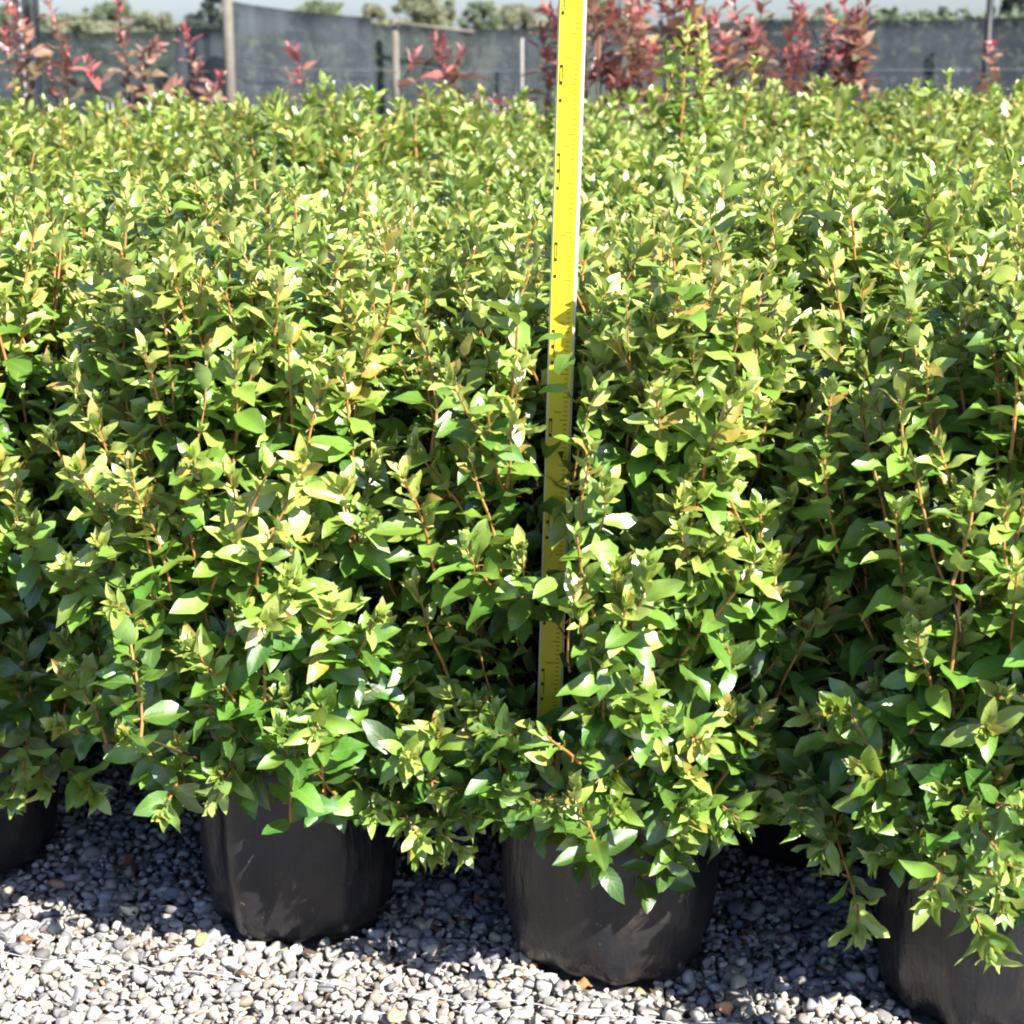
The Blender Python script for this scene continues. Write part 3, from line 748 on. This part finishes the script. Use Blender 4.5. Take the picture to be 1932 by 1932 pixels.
# ------------------------------------------------------------------ fences of shade cloth
def cloth_panel(parent, p0, p1, top0, top1, mat, seed, thick=.006, bottom=.02, org=Vector((0, 0, 0))):
    r = np.random.default_rng(seed); n, k = 28, 10; V = []; F = []
    d = (Vector(p1) - Vector(p0)); nn = Vector((d.y, -d.x, 0)).normalized(); ph = r.uniform(0, 6.28, 4)
    for side in (0, 1):
        for i in range(n + 1):
            f = i / n
            for j in range(k + 1):
                g = j / k; top = top0 + (top1 - top0) * f - .018 * math.sin(math.pi * f)
                off = .03 * math.sin(7 * f + ph[0] + 2 * g) + .015 * math.sin(19 * f + ph[1]) + (thick if side else 0)
                p = Vector(p0) + d * f + nn * off; V.append((p.x - org.x, p.y - org.y, bottom + (top - bottom) * g))
    N = (n + 1) * (k + 1)
    for side in (0, 1):
        for i in range(n):
            for j in range(k):
                a = side * N + i * (k+1) + j; q = [a, a + k + 1, a + k + 2, a + 1]; F.append(q if side == 0 else q[::-1])
    for i in range(n):
        for j in (0, k):
            a = i * (k+1) + j; F.append([a, a + N, a + k + 1 + N, a + k + 1])
    me = bpy.data.meshes.new('cloth_panel'); me.from_pydata(V, [], F); me.materials.append(mat)
    me.polygons.foreach_set('use_smooth', [True]*len(me.polygons)); me.update(); return link('cloth_panel', me, parent)
def X(u, Y): return at(u, 100, Y).x
def Z(v, Y): return at(966, v, Y).z
def fence(label, items_fn, loc):
    root = empty('shade_cloth_fence', loc); tag(root, label, 'fence'); items_fn(root, Vector(loc)); return root
def post(parent, org, x, y, h, r, mat, name='post'):
    mb = MB(); mb.tube([Vector((x - org.x, y - org.y, -.05)), Vector((x - org.x, y - org.y, h * .5)), Vector((x - org.x, y - org.y, h))], [r * 1.05, r, r * .96], 10)
    return mb.build(name, mat, parent, True)
def wire(parent, org, p0, p1, r=.0028):
    mb = MB(); a, b = Vector(p0) - org, Vector(p1) - org
    mb.tube([a, (a + b) / 2 - Vector((0, 0, .02)), b], r, 5); mb.build('wire', M['fence_wire'], parent, True)
def f_left(root, o):
    cloth_panel(root, (X(-900, 14.8), 14.8, 0), (X(70, 15.5), 15.5, 0), Z(50, 14.8), Z(60, 15.5), M['cloth_green'], 9, org=o)
    post(root, o, X(-420, 15.0), 15.0, Z(40, 15.0), .035, M['wood_post'])
    cloth_panel(root, (X(60, 15.6), 15.6, 0), (X(425, 15.4), 15.4, 0), Z(60, 15.6), Z(52, 15.4), M['cloth_green'], 1, org=o)
    cloth_panel(root, (X(330, 15.2), 15.2, 0), (X(428, 15.1), 15.1, 0), Z(48, 15.2), Z(60, 15.1), M['cloth'], 8, org=o)
fence('low grey-green shade cloth fence between steel post and thick wooden post', f_left, (X(250, 15.5), 15.5, 0))
def f_mid(root, o):
    post(root, o, X(432, 14.6), 14.6, Z(-40, 14.6), .042, M['wood_post']); post(root, o, X(746, 15.2), 15.2, Z(36, 15.2), .032, M['wood_post'])
    cloth_panel(root, (X(440, 14.7), 14.7, 0), (X(702, 15.1), 15.1, 0), Z(2, 14.7), Z(33, 15.1), M['cloth'], 2, org=o)
    cloth_panel(root, (X(690, 15.35), 15.35, 0), (X(1010, 15.6), 15.6, 0), Z(44, 15.35), Z(54, 15.6), M['cloth_green'], 3, org=o)
    post(root, o, X(985, 15.3), 15.3, Z(72, 15.3), .012, M['cane'])
    wire(root, o, (X(440, 14.6), 14.58, Z(122, 14.6)), (X(745, 15.1), 15.08, Z(131, 15.1)))
    wire(root, o, (X(750, 15.2), 15.2, Z(131, 15.2)), (X(1030, 15.4), 15.4, Z(131, 15.4)))
    mb = MB(); a = Vector((X(748, 15.15), 15.14, Z(43, 15.15))) - o; b = Vector((X(895, 15.3), 15.28, Z(60, 15.3))) - o
    mb.tube([a, b], .016, 6); mb.build('top_rail', M['wood_post'], root, True)
fence('blue-grey shade cloth fence with two weathered wooden posts', f_mid, (X(700, 15), 15, 0))
def f_right(root, o):
    cloth_panel(root, (X(1000, 15.9), 15.9, 0), (X(1440, 15.9), 15.9, 0), Z(50, 15.9), Z(38, 15.9), M['cloth_green'], 4, org=o)
    cloth_panel(root, (X(1430, 15.8), 15.8, 0), (X(2080, 15.2), 15.2, 0), Z(37, 15.8), Z(27, 15.2), M['cloth'], 5, org=o)
    wire(root, o, (X(1000, 15.7), 15.7, Z(126, 15.7)), (X(2080, 15.0), 15.0, Z(130, 15.0)))
    post(root, o, X(1862, 15.1), 15.1, Z(-10, 15.1), .03, M['dark_steel'])
fence('long blue-grey shade cloth fence running behind the red bushes', f_right, (X(1500, 15.6), 15.6, 0))
def f_near(root, o):
    mb = MB(); mb.tube([Vector((X(33, 9.0) - o.x, 9.0 - o.y, -.05)), Vector((X(33, 9.0) - o.x + .01, 9.0 - o.y, 1.5))], .017, 8); mb.build('post', M['dark_steel'], root, True)
    cloth_panel(root, (X(46, 9.1), 9.1, 0), (X(80, 9.15), 9.15, 0), 1.5, 1.5, M['cloth_dark'], 6, org=o)
    for k in range(9):
        z = .75 + k * .058
        mb = MB(); mb.tube([Vector((X(43, 8.97) - o.x, 8.97 - o.y, z)), Vector((X(43, 8.97) - o.x, 8.97 - o.y, z + .036))], .005, 6); mb.build('clip', M['pale_clip'], root, True)
fence('narrow dark shade cloth strip clipped to a black steel post', f_near, (X(50, 9.1), 9.1, 0))

# pale canes standing in young stock behind the bed
for k, (u, v) in enumerate([(205,195),(213,188),(222,200),(230,185),(236,190),(243,196),(470,205),(905,180),(918,188),(931,176),(944,192),(955,183),(968,190),(978,180),(885,195),(872,185)]):
    Y = 8.2 + .3 * (k % 3); p = at(u, v, Y); mb = MB()
    mb.tube([Vector((0, 0, -.02)), Vector((random.uniform(-.006, .006), 0, p.z * .5)), Vector((random.uniform(-.015, .015), 0, p.z))], [.005, .0045, .004], 6)
    for q in (.35, .6, .85): mb.tube([Vector((0, 0, p.z * q - .004)), Vector((0, 0, p.z * q + .004))], .0062, 6)
    o = mb.build('garden_cane', M['cane'], None, True, (p.x, Y, 0))
    A_, B_ = [205,213,222,230,236,243], [872,885,905,918,931,944,955,968,978]
    tag(o, f'thin pale cane, {ORD[A_.index(u)]} from the left in the cluster beside the tall brownish shoot' if u in A_ else ('lone thin cane near the foot of the thick wooden post' if u < 600 else f'thin pale cane, {ORD[B_.index(u)]} from the left between bright red bush and staff'), 'cane', 'canes behind the bed')

# ------------------------------------------------------------------ far trees and hedge
def quad_leaves(r, C_, Rr, n, size):
    d = r.normal(size=(n, 3)); d /= np.linalg.norm(d, axis=1, keepdims=True)
    P = C_ + d * Rr * (r.uniform(.25, 1.0, (n, 1)) ** .5)
    a = r.normal(size=(n, 3)); a /= np.linalg.norm(a, axis=1, keepdims=True); b = np.cross(a, r.normal(size=(n, 3))); b /= np.linalg.norm(b, axis=1, keepdims=True)
    s = size * r.uniform(.5, 1.2, (n, 1))
    return np.stack([P - a*s, P + b*s*.5, P + a*s, P - b*s*.5], 1)
def tree_mat(name, c1, c2):
    m = NT(name); a = m.n('ShaderNodeAttribute', attribute_name='leafdata'); sp = m.n('ShaderNodeSeparateColor'); m.l(a.outputs['Color'], sp.inputs[0])
    col = m.mix(sp.outputs[0], c1, c2); b = m.pbsdf(col, .65, .3); t = m.n('ShaderNodeBsdfTranslucent'); m.l(col, t.inputs['Color'])
    ms = m.n('ShaderNodeMixShader'); ms.inputs[0].default_value = .25; m.l(b.outputs[0], ms.inputs[1]); m.l(t.outputs[0], ms.inputs[2]); return m.done(ms)
M['tree_olive'] = tree_mat('hazed_olive_foliage', (0.15, 0.17, 0.10), (0.30, 0.31, 0.20))  # distance haze put into the pale olive and green leaf colours
M['tree_green'] = tree_mat('hazed_green_foliage', (0.10, 0.14, 0.08), (0.22, 0.27, 0.15))
M['tree_dark'] = tree_mat('dark_foliage', (0.035, 0.055, 0.05), (0.08, 0.105, 0.085))
def far_tree(label, u, Y, vtop, half, mat, n=60, name='tree'):
    half *= 1.25; vtop -= 8
    r = np.random.default_rng(int(u * 7 + Y)); c = at(u, 60, Y); top = at(u, vtop, Y).z; w = half * Y / FPX
    root = empty(name, (c.x, Y, 0)); tag(root, label, 'tree', 'trees beyond the fences')
    mb = MB(); mb.tube([(0,0,-.1), (.05*w, 0, top*.35), (0, 0, top*.75)], [.05*w+.05, .04*w+.03, .02], 8)
    for q in range(6):
        a = q * 1.05 + r.uniform(0, .5); h0 = top * r.uniform(.25, .55); mb.tube([(0,0,h0), (math.cos(a)*w*.35, math.sin(a)*w*.35, h0+top*.15), (math.cos(a)*w*.65, math.sin(a)*w*.65, h0+top*.25)], [.03*w+.02, .02*w+.01, .01], 5)
    mb.build('trunk', M['bark'], root, True)
    Q = []; D = []
    for k in range(n):
        a = r.uniform(0, 6.28); zz = r.uniform(.22, .92); env = math.sqrt(max(.05, 1 - ((zz - .5) / .55) ** 2)); rad = w * env * math.sqrt(r.random()) * .85
        cc = np.array([math.cos(a)*rad, math.sin(a)*rad, zz*top]); rr = w * r.uniform(.09, .27)
        q = quad_leaves(r, cc, np.array([rr, rr, rr*.75]), 110, .045 * w + .03); Q.append(q); D.append(np.repeat(r.uniform(0, 1) * .6 + r.random((110, 1, 1)) * .4, 4, 1))
    Q = np.concatenate(Q); D = np.concatenate(D); Q[..., 2] = np.maximum(Q[..., 2], .05)
    D = np.concatenate([D, D, D, np.ones_like(D)], -1)
    me = np_mesh('crown', Q.reshape(-1, 3), np.arange(len(Q)*4).reshape(-1, 4), mat, D.reshape(-1, 4), False)
    tag(link('crown', me, root), kind='stuff')
far_tree('rounded green tree above the low fence near the steel post', 205, 90, 4, 46, M['tree_green'])
far_tree('pale olive bush low above the fence beside the rounded green tree', 150, 70, 34, 60, M['tree_olive'])
far_tree('small pale tree behind the tall brownish shoot', 290, 75, 30, 45, M['tree_olive'])
far_tree('dark leafy tree against the sky just left of the thick wooden post', 395, 60, -40, 45, M['tree_dark'])
far_tree('dark low tree between small pale tree and dark leafy tree', 352, 52, 40, 34, M['tree_dark'])
far_tree('far tree behind the top edge of the middle cloth panel', 610, 100, 8, 50, M['tree_green'])
far_tree('straw-coloured bushy tree just left of the thin post', 715, 60, 8, 36, M['tree_olive'])
far_tree('pale olive tree above the thin wooden post', 800, 80, -15, 60, M['tree_olive'])
far_tree('rounded olive tree with sky either side above the cloth fence', 905, 85, 4, 34, M['tree_green'])
far_tree('hazy olive tree at the back beside the staff', 985, 90, 14, 50, M['tree_olive'])
far_tree('dark tree hidden mostly behind the red bushes', 1130, 70, 10, 90, M['tree_green'])
far_tree('small tree tip poking over the long cloth fence', 1560, 60, 14, 22, M['tree_green'])
far_tree('dark overhanging tree in the top corner by the fence end', 1925, 22, -160, 66, M['tree_dark'])
far_tree('pale tree beyond the fence at the edge past the pink bush', 40, 80, 10, 50, M['tree_green'])

def hedge(label, u0, u1, Y, v0, v1):
    r = np.random.default_rng(11); x0, x1 = X(u0, Y), X(u1, Y); root = empty('clipped_hedge', ((x0+x1)/2, Y, 0)); tag(root, label, 'hedge')
    Q = []; D = []; n = 1000
    for k in range(26):
        f = r.random(); x = x0 + (x1-x0)*f - (x0+x1)/2; top = Z(v0 + (v1-v0)*f, Y)
        cc = np.array([x, 0, top*.55]); q = quad_leaves(r, cc, np.array([.45, .35, top*.47]), 450, .07); Q.append(q); D.append(np.repeat(r.random((450,1,1)), 4, 1))
    Q = np.concatenate(Q); D = np.concatenate(D); Q[..., 2] = np.maximum(Q[..., 2], .03); D = np.concatenate([D, D, D, np.ones_like(D)], -1)
    tag(link('crown', np_mesh('crown', Q.reshape(-1,3), np.arange(len(Q)*4).reshape(-1,4), M['tree_green'], D.reshape(-1,4), False), root), kind='stuff')
    mb = MB()
    for k in range(8): x = (x1-x0)*(k+.5)/8 - (x1-x0)/2; mb.tube([(x,0,-.05),(x+.03,.02,.6)], [.03,.015], 6)
    mb.build('trunk', M['bark'], root, True)
hedge('dark green hedge showing just above the long cloth fence', 1420, 2080, 16.6, 27, 18)

hedge('dark bushes standing behind the shade cloth between steel post and staff', -40, 1020, 17.5, 62, 70)
# scraps of leaf and bark among the stones
sc_v, sc_f = [], []; r = np.random.default_rng(77)
for k in range(170):
    x = r.uniform(-.85, .8); y = 2.03 - .235 * x + r.normal(-.02, .16)
    if y < 1.66: continue
    if any((x-bx)**2 + (y-by)**2 < (br + .006)**2 for (bx, by), br in zip(BAGS, BAG_R)): continue
    a = r.uniform(0, 6.28); l, w = r.uniform(.003, .012), r.uniform(.0015, .005); n = len(sc_v); c, s_ = math.cos(a), math.sin(a)
    for (px, py, pz) in ((-l, 0, 0), (0, -w, .003), (l, 0, .001), (0, w, .002), (0, 0, -.001)): sc_v.append((x + px*c - py*s_, y + px*s_ + py*c, .0145 + pz))
    sc_f += [[n, n+1, n+4], [n+1, n+2, n+4], [n+2, n+3, n+4], [n+3, n, n+4], [n+3, n+2, n+1, n]]
M['scraps'] = simple('bark_scraps', (0.05, 0.03, 0.018), (0.20, 0.11, 0.06), 80, .85, .2)
me = bpy.data.meshes.new('litter'); me.from_pydata(sc_v, [], sc_f); me.materials.append(M['scraps']); me.update()
tag(link('litter', me), 'brown scraps of leaf and bark scattered among the gravel', 'litter', kind='stuff')
